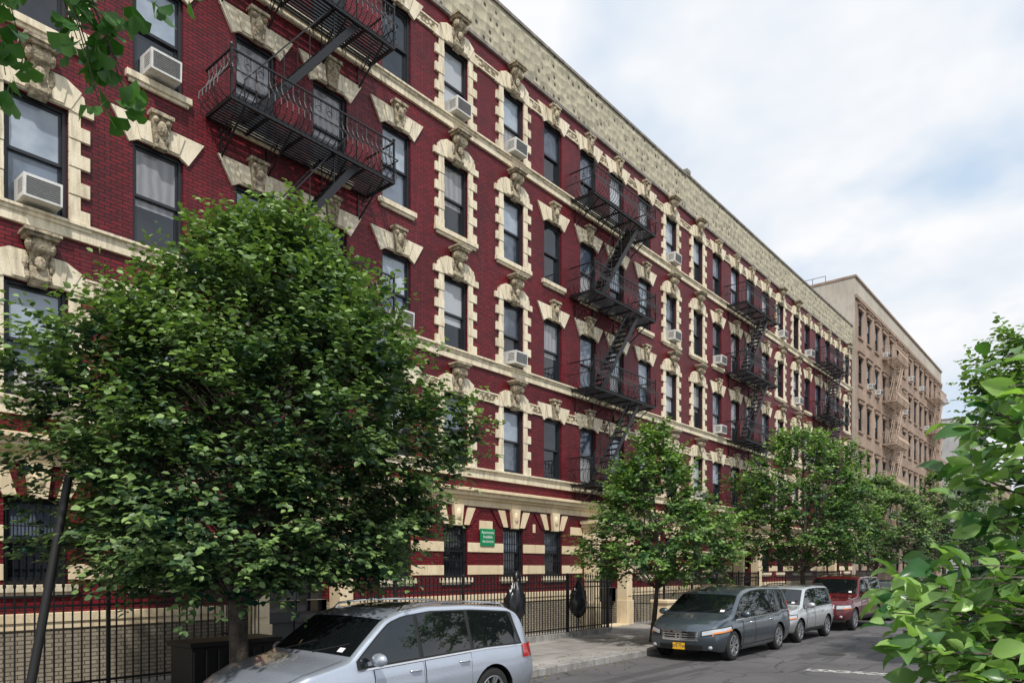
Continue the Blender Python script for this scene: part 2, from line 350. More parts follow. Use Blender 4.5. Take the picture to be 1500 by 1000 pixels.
def fe_meshes(mt):
    W=2.05; X=1.0
    g=MB()
    for i in range(11): x=.06+i*.09; g.box(x,x+.045,-W,W,-.012,.012)
    for y in np.linspace(-W,W,6): g.box(0,X+.02,y-.025,y+.025,-.06,-.014)
    for x in (.02,X): g.box(x-.02,x+.02,-W,W,-.07,-.0135)
    for y in (-W+.3,-.7,.7,W-.3):
        g.bar((.98,y,-.06),(.0,y,-.75),.03); g.bar((0.02,y,-.06),(.02,y,-.8),.03); g.bar((.5,y,-.06),(.15,y,-.4),.02)
        pts=[(.30+.14*math.cos(a),y,-.24+.14*math.sin(a)) for a in np.linspace(0,5,9)]; g.tube(pts,.011,4,0,False)
    plat=g.mesh('platform',[mt])
    g=MB(); pf=[(0,0),(.13,.07),(.21,.20),(.20,.34),(.07,.50),(-.01,.68),(0,.92)]
    def bal(px,py,nx,ny):
        pts=[(px+nx*o,py+ny*o,z) for o,z in pf]; g.tube(pts,.0108,3,0,False)
    for y in np.arange(-W,W+.01,.137): bal(X,y,1,0)
    for x in np.arange(.1,X,.15): bal(x,-W,0,-1); bal(x,W,0,1)
    for z,o in ((.92,0),(.50,.07),(0.02,0)):
        w=.034 if z>.9 else .020
        g.bar((0,-W-o,z),(X+o,-W-o,z),w); g.bar((X+o,-W-o,z),(X+o,W+o,z),w); g.bar((X+o,W+o,z),(0,W+o,z),w)
    for y in (-W,W): g.bar((X,y,-.05),(X,y,.95),.04); g.ell((X,y,.99),(.04,.04,.05),0,6,4)
    for y in np.arange(-W+.07,W,.274):
        pts=[(X+.02,y+.065*math.cos(a),.70+.065*math.sin(a)) for a in np.linspace(0,2*math.pi,9)]; g.tube(pts,.009,3,0,False)
        pts=[(X+.03,y+.05*math.cos(a),.83+.05*math.sin(a)) for a in np.linspace(0,2*math.pi,7)]; g.tube(pts,.007,3,0,False)
    for x in (.25,.55,.85):
        for s in (-1,1):
            pts=[(x+.065*math.cos(a),s*W,.70+.065*math.sin(a)) for a in np.linspace(0,2*math.pi,9)]; g.tube(pts,.009,3,0,False)
    rail=g.mesh('railing',[mt])
    g=MB(); y0,y1=-1.55,.95; H=3.2
    for x in (.42,.88):
        g.prism([(y0,0),(y0+.19,0),(y1+.19,H),(y1,H)],x-.014,x+.014)
        g.bar((x,y0+.1,.0),(x,y0+.1,.85),.025); g.bar((x,y0+.1,.85),(x,y1-.15,H+.55),.028); g.bar((x,y1+.1,H),(x,y1+.1,H+.8),.025)
        for t in (.25,.5,.75): yy=y0+.1+(y1-y0)*t; g.bar((x,yy,H*t),(x,yy,H*t+.8),.018)
    for i in range(1,14):
        t=i/14; g.box(.425,.875,y0+(y1-y0)*t-.02,y0+(y1-y0)*t+.2,H*t-.012,H*t+.012)
    st=g.mesh('staircase',[mt])
    g=MB()
    for y in (-.2,.2): g.bar((.9,y,-2.3),(.9,y,1.0),.035)
    for i in range(10): g.bar((.9,-.2,-2.2+i*.32),(.9,.2,-2.2+i*.32),.024)
    drop=g.mesh('drop_ladder',[mt])
    return plat,rail,st,drop
FEM=fe_meshes(M['iron']); FEP=fe_meshes(M['pinkiron'])
def fire_escape(par,y,levels,ms):
    e=ob('fire_escape',None,par,(0,y,levels[0]))
    for i,z in enumerate(levels):
        ob('platform',ms[0],e,(0,0,z-levels[0])); ob('railing',ms[1],e,(0,0,z-levels[0]))
        if i<len(levels)-1: ob('staircase',ms[2],e,(0,0,z-levels[0]))
    ob('drop_ladder',ms[3],e,(0,1.6,0)); return e
def acunit():
    g=MB(); g.box(-.15,.34,-.29,.29,0,.38,0)
    for i in range(9): g.box(.341,.35,-.25,.25,.05+i*.033,.067+i*.033,1)
    for s in (-.291,.285):
        for i in range(6): g.box(.05,.28,s,s+.006,.09+i*.04,.11+i*.04,1)
    return g.mesh('air_conditioner',[M['acw'],M['acd']])
AC=acunit()
def add_ac(s,z,lab='white window air conditioner on a stone sill'):
    ob('air_conditioner',AC,None,(FX,s,z+.075),(0,R_.uniform(.02,.07),0),lab,'air conditioner','window air conditioners')
def red_building(y0,y1,cols,top,label,entr,fes):
    L=y1-y0; B=ob('apartment_building',None,None,(FX,y0,0),label=label,cat='building',group='row of red brick apartment buildings')
    holes=[];gw=[]
    for s,t in cols:
        for k in range(1,5): holes.append((s-y0-WW/2,s-y0+WW/2,SZ[k],SZ[k]+WH))
        if all(abs(s-e)>1.9 for e in entr): gw.append((s,t)); holes.append((s-y0-WW/2,s-y0+WW/2,SZ[0],SZ[0]+1.5))
    ent=[(e-y0-.85,e-y0+.85,.14,3.1) for e in entr]
    g=MB(); up=[h for h in holes if h[2]>4]; lo=[h for h in holes if h[2]<4]
    wall_holes(g,0,L,3.9,17.6,up,m=0)
    wall_holes(g,0,L,1.45,3.9,lo+[(a,b,1.0,d) for a,b,c,d in ent],m=0)
    wall_holes(g,0,L,-.05,1.45,[(a,b,.14,1.5) for a,b,c,d in ent],m=1,x=.04)
    g.add([(0,0,0),(-14,0,0),(-14,0,top-.3),(0,0,top-.3)],[(0,1,2,3)],0); g.add([(0,L,0),(-14,L,0),(-14,L,top-.3),(0,L,top-.3)],[(3,2,1,0)],0)
    g.add([(-14,0,0),(-14,L,0),(-14,L,top-.3),(-14,0,top-.3)],[(3,2,1,0)],0)
    ob('wall',g.mesh('wall',[M['red'],M['basestone']],recalc=False),B)
    g=MB(); g.box(-13.9,-.3,.02,L-.02,top-.9,top-.7); ob('roof',g.mesh('roof',[M['coping']]),B)
    g=MB(); g.box(-.3,.045,0,L,17.6,top-.09,0); g.box(-.34,.10,0.004,L-.004,top-.09,top,1); g.box(.0,.075,0,L,17.5,17.6,1)
    g.box(-.35,.12,.0,.34,top-.002,top+.16,1)
    ob('parapet',g.mesh('parapet',[M['stucco'],M['coping']]),B)
    for k in (1,2,4):
        g=MB(); g.box(-.02,.07,0,L,SZ[k]-.30,SZ[k]-.06,0); g.box(-.02,.14,0.001,L-.001,SZ[k]-.06,SZ[k]-.012,0)
        ob('band_course',g.mesh('band_course',[M['cream']]),B)
    for k in (1,4):
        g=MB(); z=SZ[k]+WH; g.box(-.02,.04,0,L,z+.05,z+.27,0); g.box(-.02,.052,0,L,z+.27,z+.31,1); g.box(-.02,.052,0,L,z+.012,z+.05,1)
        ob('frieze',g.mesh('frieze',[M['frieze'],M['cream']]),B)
    g=MB(); g.box(-.02,.06,0,L,4.0,4.2); g.box(-.02,.14,0.001,L-.001,4.2,4.28); g.box(-.02,.24,0.002,L-.002,4.28,4.40); g.box(-.02,.32,0.003,L-.003,4.40,4.47)
    g.box(-.02,.10,0.004,L-.004,4.47,4.52)
    ob('cornice',g.mesh('cornice',[M['creamclean']]),B)
    g=MB(); ec=[(a-.5,b+.5) for a,b,c,d in ent]
    wc=[(s-y0-WW/2-.003,s-y0+WW/2+.003) for s,t in gw]
    for za,zb in ((2.03,2.30),(2.68,2.95)):
        for a,b in segs(0,L,wc+ec): g.box(-.05,.035,a,b,za,zb)
    for a,b in segs(0,L,[(s-y0-.97,s-y0+.97) for s,t in gw]+ec): 
        if b-a>.1: g.box(-.05,.035,a,b,3.33,3.60)
    for a,b in segs(0,L,ec): g.box(-.02,.10,a,b,1.30,1.46); g.box(-.02,.07,a,b,1.18,1.30)
    sc=ob('stone_course',g.mesh('stone_course',[M['creamclean']],bevel=.008),B); sc['kind']='stuff'
    for s,t in cols:
        for k in range(0,5):
            if k==0 and (s,t) not in gw: continue
            h=1.5 if k==0 else WH
            w=ob('window',WM[h],B,(0,s-y0,SZ[k]))
            i=R_.randrange(12) if k else R_.choice((0,6,6,5))
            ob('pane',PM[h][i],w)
            if k==0: ob('lintel',LG,w); ob('sill',SILL,w); ob('window_guard',GU,w)
            elif t in 'AB': ob('lintel',LO,w); ob('surround',SU,w); ob('sill',SILLW,w)
            else: ob('lintel',LP,w); ob('sill',SILL,w)
    for e in entr:
        c=e-y0; E=ob('entrance',None,B,(0,c,.14))
        g=MB()
        for s in (1,-1):
            a,b=sorted((s*.86,s*1.32)); g.box(0.041,.5,a,b,0,.9); g.box(.041,.46,a+.04,b-.04,.9,2.9); g.box(.041,.5,a,b,2.9,3.05); g.box(.46,.485,a+.1,b-.1,1.05,2.75)
        g.box(.041,.52,-1.36,1.36,3.05,3.45); g.box(.041,.62,-1.45,1.45,3.45,3.58); g.box(.041,.7,-1.52,1.52,3.58,3.7)
        g.box(.041,.6,-.85,.85,-.1,.05)
        ob('pilaster_portal',g.mesh('pilaster_portal',[M['creamclean']],bevel=.01),E)
        g=MB(); g.box(-.2,-.15,-.84,.84,.03,2.95,0)
        for s in (-.42,.42):
            g.box(-.15,-.12,s-.34,s+.34,.2,.9,0); g.box(-.148,-.13,s-.28,s+.28,1.1,2.1,1)
        g.box(-.15,-.13,-.75,.75,2.4,2.85,1)
        ob('door',g.mesh('door',[M['frame'],M['g0']]),E)
    for f in fes: fire_escape(B,f-y0,[z-.12 for z in SZ[1:]],FEM)
    return B
def unit(i):
    A=1.65+12.7*i; return [(A,'A'),(A+2.5,'B'),(A+4.55,'P'),(A+6.6,'F'),(A+8.5,'F'),(A+10.55,'P')]
allc=[c for i in range(-1,5) for c in unit(i)]
lab='maroon painted brick apartment building with cream stone trim and fire escapes'
red_building(-9.8,2.9,[c for c in allc if -9.8<c[0]<2.9],19.1,lab,[-3.5],[-3.5])
red_building(2.9,28.3,[c for c in allc if 2.9<c[0]<28.3],19.1,lab,[9.2,21.9],[9.2,21.9])
red_building(28.3,53.8,[c for c in allc if 28.3<c[0]<53.7],19.15,lab,[34.6,47.3],[34.6,47.3])
for s,z in ((4.15,SZ[2]),(6.2,SZ[3]),(4.15,SZ[1]),(14.35,SZ[4]),(16.85,SZ[4]),(16.85,SZ[2]),(12.2,SZ[2]),(27.05,SZ[4]),(27.05,SZ[3]),(31.6,SZ[3]),(31.6,SZ[2]),(6.2,SZ[0]),
            (39.75,SZ[4]),(42.25,SZ[3]),(44.3,SZ[2]),(44.3,SZ[4]),(50.3,SZ[3]),(29.55,SZ[1]),(37.5,SZ[1])): add_ac(s,z)
# ------------------------------------------------------------ far buildings
def far_building(y0,y1,x0,H,wm,side,label,cols,sz,fes,trim):
    L=y1-y0; B=ob('apartment_building',None,None,(x0,y0,0),label=label,cat='building')
    holes=[(c-.5,c+.5,z,z+1.9) for c in cols for z in sz]
    g=MB(); wall_holes(g,0,L,0,H-1.2,holes,m=0)
    wall_holes(g,0,L,H-1.2,H,[],m=1)
    g.add([(0,0,0),(-16,0,0),(-16,0,H),(0,0,H)],[(0,1,2,3)],1); g.add([(0,L,0),(-16,L,0),(-16,L,H),(0,L,H)],[(3,2,1,0)],1)
    g.add([(-.4,0,H-.4),(-.4,L,H-.4),(-16,L,H-.4),(-16,0,H-.4)],[(0,1,2,3)],1)
    ob('wall',g.mesh('wall',[wm,side],recalc=False),B)
    g=MB(); g.box(-.3,.1,-.05,L,H-.002,H+.15); g.box(-16,-.299,-.05,.25,H-.002,H+.15); ob('parapet',g.mesh('parapet',[trim]),B)
    for za,zb in ((H-1.45,H-1.2),(sz[1]-.5,sz[1]-.2)):
        g=MB(); g.box(-.02,.12,0,L,za,zb); ob('band_course',g.mesh('band_course',[trim]),B)
    lm=MB(); lm.box(-.02,.12,-.65,.65,1.92,2.2); lm.box(-.02,.18,-.75,.75,2.2,2.3); lm=lm.mesh('lintel',[trim])
    sm=MB(); sm.box(-.02,.1,-.62,.62,-.15,-.01); sm=sm.mesh('sill',[trim])
    fm=window_mesh(1.0,1.9); pms=[pane_mesh(1.0,1.9,M[a],M[b],f) for a,b,f in combos]
    for c in cols:
        for z in sz:
            w=ob('window',fm,B,(0,c,z)); ob('pane',R_.choice(pms),w); ob('lintel',lm,w); ob('sill',sm,w)
            if R_.random()<.22 and z>5: 
                ob('air_conditioner',AC,None,(x0,y0+c,z+.075),(0,.04,0),'white window air conditioner on a brown building','air conditioner','window air conditioners')
    for f in fes: fire_escape(B,f,[z-.1 for z in sz[1:]],FEP)
    return B
b=far_building(54.0,86.6,FX+.15,22.6,M['brown'],M['beige'],'tan brown brick six storey apartment building with beige parapet',[1.4+i*2.3 for i in range(14)],[1.9+3.35*i for i in range(6)],[9.7,27.0],M['browntrim'])
g=MB()
for i in range(7): g.bar((-2-i*.9,.1,22.75),(-2-i*.9,.1,23.2),.03)
g.bar((-2,.1,23.2),(-7.4,.1,23.2),.03)
ob('roof_railing',g.mesh('roof_railing',[M['iron']]),b)
far_building(100,124,FX+.2,20,M['grey'],M['grey'],'pale grey rendered apartment building across the side street',[1.6+i*2.6 for i in range(8)],[2+3.3*i for i in range(5)],[],M['coping'])
far_building(126,160,FX-.5,17,M['brown'],M['beige'],'distant brown brick apartment building',[1.6+i*2.6 for i in range(12)],[2+3.3*i for i in range(4)],[],M['browntrim'])
# ------------------------------------------------------------ fences
def fence(a,b,curb=.3):
    g=MB(); x=0; L=b-a; H=1.78; z0=.14
    g.box(-.12,.12,0,L,z0-.02,z0+curb-.14,1)
    for z in (z0+.28,z0+H-.28,z0+H-.12): g.bar((0,0,z),(0,L,z),.035)
    y=.06
    while y<L-.02:
        g.bar((0,y,z0+.12),(0,y,z0+H),.021)
        g.tube([(0,y,z0+H-.02),(0,y,z0+H+.04),(0,y,z0+H+.14)],[.01,.028,.002],4)
        y+=.13
    y=0
    while y<=L+.01:
        g.bar((0,min(y,L),z0),(0,min(y,L),z0+H+.06),.055); g.ell((0,min(y,L),z0+H+.1),(.045,.045,.055),0,8,5); y+=L/max(1,round(L/2.4))
    ob('iron_fence',g.mesh('iron_fence',[M['iron'],M['kerb']]),None,(FX+1.55,a,0),label='black wrought iron picket fence with spear tips on a low kerb',cat='fence',group='iron fences in front of the buildings')
for a,b in ((-9,7.0),(10.8,19.8),(23.6,32.6),(36.2,45.3),(49,53.8)): fence(a,b)
for e in (9.2,21.9,34.6,47.3):
    for s in (-1,1):
        g=MB(); x0=0
        for z in (.9,1.75): g.bar((0,0,z),(1.5,0,z),.03)
        for i in range(11): g.bar((.07+i*.135,0,.2),(.07+i*.135,0,1.85),.018)
        ob('stoop_railing',g.mesh('stoop_railing',[M['iron']]),None,(FX+.05,e+s*1.75,0),label='short black iron railing beside an entrance',cat='railing',group='entrance railings')
for e in (21.9,34.6):
    g=MB(); g.box(-.3,.3,-.3,.3,.14,.95); g.box(-.36,.36,-.36,.36,.95,1.07)
    ob('stone_pedestal',g.mesh('stone_pedestal',[M['creamclean']],bevel=.02),None,(FX+1.6,e+1.55,0),label='cream painted stone pedestal at the end of a fence',cat='pedestal',group='pedestals')
# ------------------------------------------------------------ sign, bags, pole, planter
S=MB(); S.box(0,.03,-.31,.31,-.25,.25); S=ob('apartment_sign',S.mesh('apartment_sign',[M['green']],bevel=.004),None,(FX+.04,15.62,3.12),label='green rental sign with white lettering on the brick wall',cat='sign')
for t,z,sz in (('Apartments',.14,.115),('Available',.01,.115),('900 329-8718',-.13,.085)): ob('lettering',textmesh(t,sz,M['white']),S,(.034,0,z),TR)
def bag(loc,sx,sz,seed,lab):
    r=random.Random(seed); g=MB(); g.ell((0,0,0),(1,1,1),0,28,22); ph=[r.uniform(0,6) for _ in range(8)]
    for i,(x,y,z) in enumerate(g.v):
        a=math.atan2(y,x); t=(1-z)/2
        k=np.interp(t,[0,.06,.14,.35,.75,1],[.2,.45,.55,.85,1.08,.8])
        f=1+.10*math.sin(5*a+ph[0]+3*z)+.07*math.sin(9*a+ph[1]-5*z)+.05*math.sin(14*a+ph[2]+9*z)
        g.v[i]=(x*k*f*sx*.6,y*k*f*sx,z*sz+.04*math.sin(7*a+ph[3]))
    g.tube([(0,0,sz*.95),(.02,.03,sz*1.12),(-.05,.1,sz*1.22)],[.05,.07,.1],8)
    ob('trash_bag',g.mesh('trash_bag',[M['bag']],smooth=60),None,loc,label=lab,cat='trash bag',group='black trash bags hung on the fence')
bag((FX+1.85,14.75,1.35),.36,.58,1,'black plastic trash bag hanging from the iron fence')
bag((FX+1.85,17.7,1.30),.34,.55,4,'black plastic trash bag tied to the fence near the entrance')
g=MB(); g.tube([(0,0,.1),(.0,.2,1.3),(0,.52,3.3)],[.055,.05,.045],10); g.tube([(0,0,.1),(0,0,.2)],[.11,.08],10)
ob('sign_post',g.mesh('sign_post',[M['black']],smooth=50),None,(-9.5,2.6,0.04),label='leaning dark metal sign post on the sidewalk',cat='post')
g=MB(); g.box(-.35,.35,-.75,.75,.14,1.0); g.box(-.4,.4,-.8,.8,1.0,1.08)
for y in np.arange(-.7,.71,.2): g.box(.35,.375,y-.03,y+.03,.2,.95)
ob('planter_box',g.mesh('planter_box',[M['black']],bevel=.01),None,(-11.2,6.0,0),label='black slatted planter box by the iron fence',cat='planter')
# ------------------------------------------------------------ trees
def leafobj(name,P,T,N,S,W,tint,mt,parent,kind='leaf'):
    P=np.array(P);T=np.array(T);N=np.array(N);S=np.array(S)[:,None];W=np.array(W)[:,None]
    T/=np.linalg.norm(T,axis=1)[:,None]; N=N-(N*T).sum(1)[:,None]*T; N/=np.linalg.norm(N,axis=1)[:,None]+1e-9; B=np.cross(N,T)
    if kind=='leaf':
        tp=[(0,0,0),(.12,.22,.05),(.32,.40,.13),(.58,.38,.12),(.82,.20,.02),(1,0,-.16),(.82,-.20,.02),(.58,-.38,.12),(.32,-.40,.13),(.12,-.22,.05),(.32,0,.0),(.58,0,-.01),(.82,0,-.07)]
        fc=[(0,10,2,1),(10,11,3,2),(11,12,4,3),(12,5,4),(0,9,8,10),(10,8,7,11),(11,7,6,12),(12,6,5)]
    elif kind=='fan':
        tp=[(0,0,0),(.45,.04,0),(.75,.55,.08),(.98,.38,.0),(1.02,.12,-.03),(.9,0,.0),(1.02,-.12,-.03),(.98,-.38,0),(.75,-.55,.08),(.45,-.04,0)]
        fc=[(0,9,1),(1,9,5),(1,3,2),(1,4,3),(1,5,4),(9,6,5),(9,7,6),(9,8,7)]
    else:
        tp=[(0,0,0),(.35,.40,.08),(.75,.28,.05),(1,0,-.1),(.75,-.28,.05),(.35,-.40,.08)]
        fc=[(0,3,2,1),(0,5,4,3)]
    n=len(P); k=len(tp)
    V=np.empty((n,k,3))
    for i,(a,b,c) in enumerate(tp): V[:,i]=P+T*a*S+B*b*W+N*c*S
    me=bpy.data.meshes.new(name); V=V.reshape(-1,3)
    flat=np.concatenate([np.array(f) for f in fc]); lens=np.array([len(f) for f in fc])
    L=(np.arange(n)[:,None]*k+flat[None]).ravel(); tot=np.tile(lens,n); st=np.concatenate([[0],np.cumsum(tot)[:-1]])
    me.vertices.add(n*k); me.vertices.foreach_set('co',V.ravel()); me.loops.add(len(L)); me.loops.foreach_set('vertex_index',L.astype(np.int32))
    me.polygons.add(len(tot)); me.polygons.foreach_set('loop_start',st.astype(np.int32)); me.polygons.foreach_set('loop_total',tot.astype(np.int32))
    me.update(calc_edges=True)
    if kind=='fan': me.polygons.foreach_set('use_smooth',[True]*len(me.polygons))
    at=me.attributes.new('tint','FLOAT','FACE'); at.data.foreach_set('value',np.repeat(np.array(tint),len(fc)).astype(np.float32))
    me.materials.append(mt)
    return ob(name,me,parent)
def tree(x,y,H,zb,R,nb,seed,label,mt,leaf=.13,prof=None,trunk=.14,tw=7,nl=12,lean=(0,0),kind='simple',twl=.7,bright=0,sq=.55):
    r=np.random.default_rng(seed); prof=prof or ([0,.12,.35,.6,.8,.93,1],[.55,.88,1,.86,.6,.32,.06])
    root=ob('street_tree',None,None,(x,y,.1),label=label,cat='tree',group='street trees')
    ph=r.uniform(0,6.28,6)
    tk=MB(); top=zb+(H-zb)*.8
    def axis(z): t=z/H; return np.array([lean[0]*t*t+.06*math.sin(z*1.3+ph[0]),lean[1]*t*t+.06*math.sin(z*1.1+ph[1]),z])
    zs=np.linspace(0,top,10); tk.tube([axis(z) for z in zs],[trunk*(1.35 if i==0 else 1-.85*(z/top)) for i,z in enumerate(zs)],10)
    P=[];T=[];N=[];S=[];tn=[]
    for i in range(nb):
        while True:
            t=r.uniform(0,1); rr=np.interp(t,*prof)
            if r.uniform()<rr+.05: break
        a=r.uniform(0,2*math.pi)
        lump=1+.10*math.sin(3*a+ph[2]+5*t)+.09*math.sin(5*a+ph[3]-9*t)+.07*math.sin(17*t+ph[4]+a)
        q=r.uniform(.2,1)**.45
        rad=R*rr*q*lump*(.88+.18*r.uniform())
        z=zb+(H-zb)*t+r.uniform(-.1,.1)
        ax=axis(z); c=np.array([ax[0]+rad*math.cos(a),ax[1]+rad*math.sin(a),z])
        out=np.array([math.cos(a),math.sin(a),0]); d=out*(1-.6*t)+np.array([0,0,.18+1.15*t**1.4]); d/=np.linalg.norm(d)
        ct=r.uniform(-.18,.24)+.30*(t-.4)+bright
        if i%3==0:
            z0=max(z-rad*.55-.2,zb*.8); s0=axis(min(z0,top)); mid=(s0*.45+c*.55)+np.array([0,0,.12*rad])
            tk.tube([s0,mid,c],[max(.012,trunk*.18*(1-t*.5)),.012,.005],4,0,False)
        for j in range(tw):
            td=d+r.normal(0,sq,3)*np.array([1,1,.55]); td/=np.linalg.norm(td)
            ln=twl*r.uniform(.55,1.25); st=c-d*.25*twl+r.normal(0,.10,3)
            sd=np.cross(td,[0,0,1]); sd/=np.linalg.norm(sd)+1e-6
            for k in range(nl):
                u=(k+.5)/nl; p=st+td*ln*u+np.array([0,0,-.22*ln*u*u]); s=1 if k%2 else -1
                P.append(p+r.normal(0,.02,3)); T.append(td*.6+sd*s*.8+np.array([0,0,-.25])+r.normal(0,.22,3))
                N.append(np.array([0,0,1])+out*.35+r.normal(0,.38,3)); S.append(leaf*r.uniform(.7,1.2)*(1.1-.35*u))
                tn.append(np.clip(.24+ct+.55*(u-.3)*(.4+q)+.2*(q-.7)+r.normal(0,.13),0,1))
    ob('trunk',tk.mesh('trunk',[M['bark']],smooth=70),root)
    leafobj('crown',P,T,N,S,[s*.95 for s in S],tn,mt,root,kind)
    return root
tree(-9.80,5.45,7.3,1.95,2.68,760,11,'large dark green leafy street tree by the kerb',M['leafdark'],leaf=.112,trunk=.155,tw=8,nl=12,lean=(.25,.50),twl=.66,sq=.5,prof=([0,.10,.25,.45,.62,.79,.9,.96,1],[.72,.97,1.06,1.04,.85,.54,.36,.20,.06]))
tree(-9.95,18.1,6.3,1.9,2.3,260,5,'young conical green street tree behind a parked minivan',M['leafmid'],leaf=.13,trunk=.08,tw=6,nl=10,twl=.6,bright=.06,prof=([0,.1,.3,.5,.7,.85,1],[.7,1,.98,.62,.42,.22,.04]))
tree(-9.9,30.6,7.9,2.4,3.2,330,6,'broad green street tree over parked cars',M['leafmid'],leaf=.15,trunk=.13,tw=6,nl=10)
tree(-9.9,42.5,6.9,2.4,3.2,220,8,'green street tree further along the sidewalk',M['leafdark'],leaf=.17,trunk=.13,tw=6,nl=9,bright=.08)
tree(-9.9,62,9.2,3.0,3.9,200,9,'tall dark green street tree',M['leafdark'],leaf=.22,trunk=.18,tw=6,nl=9,twl=1)
tree(-9.9,78,9.5,3,4.2,150,12,'tall dark green street tree',M['leafdark'],leaf=.25,trunk=.18,tw=6,nl=8,twl=1.1)
tree(0.8,20,7.8,5.2,4.1,380,13,'light green street tree overhanging the road',M['leafmid'],leaf=.15,trunk=.14,tw=6,nl=10,bright=.24)
tree(1.6,44,9.4,3,4.6,200,14,'green street tree on the near sidewalk',M['leafdark'],leaf=.2,trunk=.18,tw=6,nl=9,twl=1)
tree(1.6,66,10,2.5,5.2,200,15,'green street tree on the near sidewalk',M['leafmid'],leaf=.24,trunk=.18,tw=6,nl=8,twl=1.1)
tree(-4,112,10,1.2,7,220,17,'dense green trees closing the end of the street',M['leafdark'],leaf=.32,trunk=.2,tw=6,nl=8,twl=1.4)
tree(-12,108,9,1.5,5,150,18,'dense green trees closing the end of the street',M['leafmid'],leaf=.32,trunk=.2,tw=6,nl=8,twl=1.4)
Fv=np.array([-.644,.765,0]); Rv=np.array([.765,.644,0])
def near_tree():
    r=np.random.default_rng(5); root=ob('broadleaf_tree',None,None,(.6,4.1,.1),label='bright green broad leaved young tree beside the road',cat='tree'); O=np.array([.6,4.1,.1])
    tk=MB(); tk.tube([(0,0,0),(.03,-.02,1.2),(0,.0,2.4),(.05,.02,3.3)],[.06,.05,.04,.02],8)
    P=[];T=[];N=[];S=[];tn=[]
    tg=[]
    while len(tg)<135:
        h=r.uniform(1.66,3.0); z=r.uniform(2.30,3.0)
        lim=float(np.interp(h,[1.7,1.85,2.0,2.15,2.25,2.33,2.45,2.6,2.75,2.98],[1.58,1.48,1.40,1.36,1.45,1.62,1.57,1.59,1.64,1.78]))*z/2.6
        a=lim+abs(r.normal(0,.24))
        if 2.22<h<2.38 and r.random()<.6: continue
        tg.append((a,z,h))
    for n,(a,z,h) in enumerate(tg):
        tip=Fv*z+Rv*a+np.array([0,0,h])
        rt=np.array([.35,3.95,h-.25+r.uniform(-.25,.2)])
        mid=(rt+tip)/2+np.array([0,0,.13+r.normal(0,.06)])
        K=13; pts=[(1-u)**2*rt+2*u*(1-u)*mid+u*u*tip for u in np.linspace(0,1,K)]
        tk.tube([p-O for p in pts],list(np.linspace(.008,.003,K)),4,0,False)
        if n%6==0: tk.tube([(0,0,max(.8,rt[2]-.5)),tuple(rt-O)],[.016,.010],5,0,False)
        sh=r.normal(0,.16)
        for k in range(3,K):
            td=pts[k]-pts[k-1]; td/=np.linalg.norm(td); sd=np.cross(td,[0,0,1]); sd/=np.linalg.norm(sd); s=1 if k%2 else -1
            for q in range(2 if k<K-1 else 3):
                sz=r.uniform(.055,.125)*(1.1-.25*k/K)
                P.append(pts[k]-O+r.normal(0,.03,3)); T.append(td*.9+sd*s*(.8 if q==0 else -.65)+np.array([0,0,.0])+r.normal(0,.5,3))
                N.append(np.array([.1,-.25,.9])+r.normal(0,.6,3)); S.append(sz*1.12); tn.append(np.clip(r.normal(.5+sh,.24),0,1))
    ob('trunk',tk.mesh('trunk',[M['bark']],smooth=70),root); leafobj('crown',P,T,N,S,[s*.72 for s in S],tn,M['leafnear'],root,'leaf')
near_tree()
def branch_tree():
    r=np.random.default_rng(9); root=ob('overhanging_tree',None,None,(1.2,-3,.1),label='tree with fan shaped leaves on a branch hanging over the road',cat='tree'); O=np.array([1.2,-3,.1])
    tk=MB(); tk.tube([(0,0,0),(.05,.05,2.5),(-.1,.1,4.5),(0,0,6)],[.18,.14,.11,.05],10)
    limb=[np.array(p) for p in ((1.1,-2.9,4.3),(-.6,-1.2,5.4),(-2.2,.1,5.3),(-3.6,.9,4.95))]
    tk.tube([p-O for p in limb],[.08,.05,.03,.012],7)
    P=[];T=[];N=[];S=[];tn=[]
    tips=[(-2.05,3.0,4.40),(-2.12,3,4.3),(-1.74,3.0,4.30),(-1.62,3,4.22),(-1.70,2.95,4.15),(-2.15,3.0,4.5),(-1.82,3.0,4.45),(-1.5,3.0,4.64),(-1.62,3.0,4.62),(-1.75,3.0,4.5),(-2.2,3.0,4.4),(-1.60,2.95,4.26),(-1.35,3.0,4.68),(-1.66,3.0,4.36)]
    for n,(a,z,h) in enumerate(tips):
        tip=Fv*z+Rv*a+np.array([0,0,h]); rt=limb[2]*(1-n%4*.25)+limb[3]*(n%4*.25); rt=rt+r.normal(0,.05,3)
        pts=[rt*(1-u)+tip*u+np.array([0,0,.15*math.sin(u*3.1)]) for u in np.linspace(0,1,10)]
        tk.tube([p-O for p in pts],list(np.linspace(.008,.002,10)),4,0,False)
        for k in (5,6,7,8,9):
            for q in range(4):
                d=r.normal(0,.7,3); d[2]=-abs(d[2])-.3; P.append(pts[k]-O+r.normal(0,.02,3)); T.append(d); N.append(r.normal(0,.6,3)+np.array([.5,-.4,.7])); S.append(r.uniform(.08,.13)); tn.append(np.clip(r.normal(.35,.2),0,1))
    ob('trunk',tk.mesh('trunk',[M['bark']],smooth=70),root); leafobj('crown',P,T,N,S,[s*.85 for s in S],tn,M['ginkgo'],root,'fan')
branch_tree()
r=np.random.default_rng(2); n=900
P=np.stack([-9.0-np.abs(r.normal(0,.9,n))*np.where(r.random(n)<.6,1,-.25),r.uniform(3,50,n),np.zeros(n)],1); P[:,2]=np.where(P[:,0]<-9.1,.155,.012)
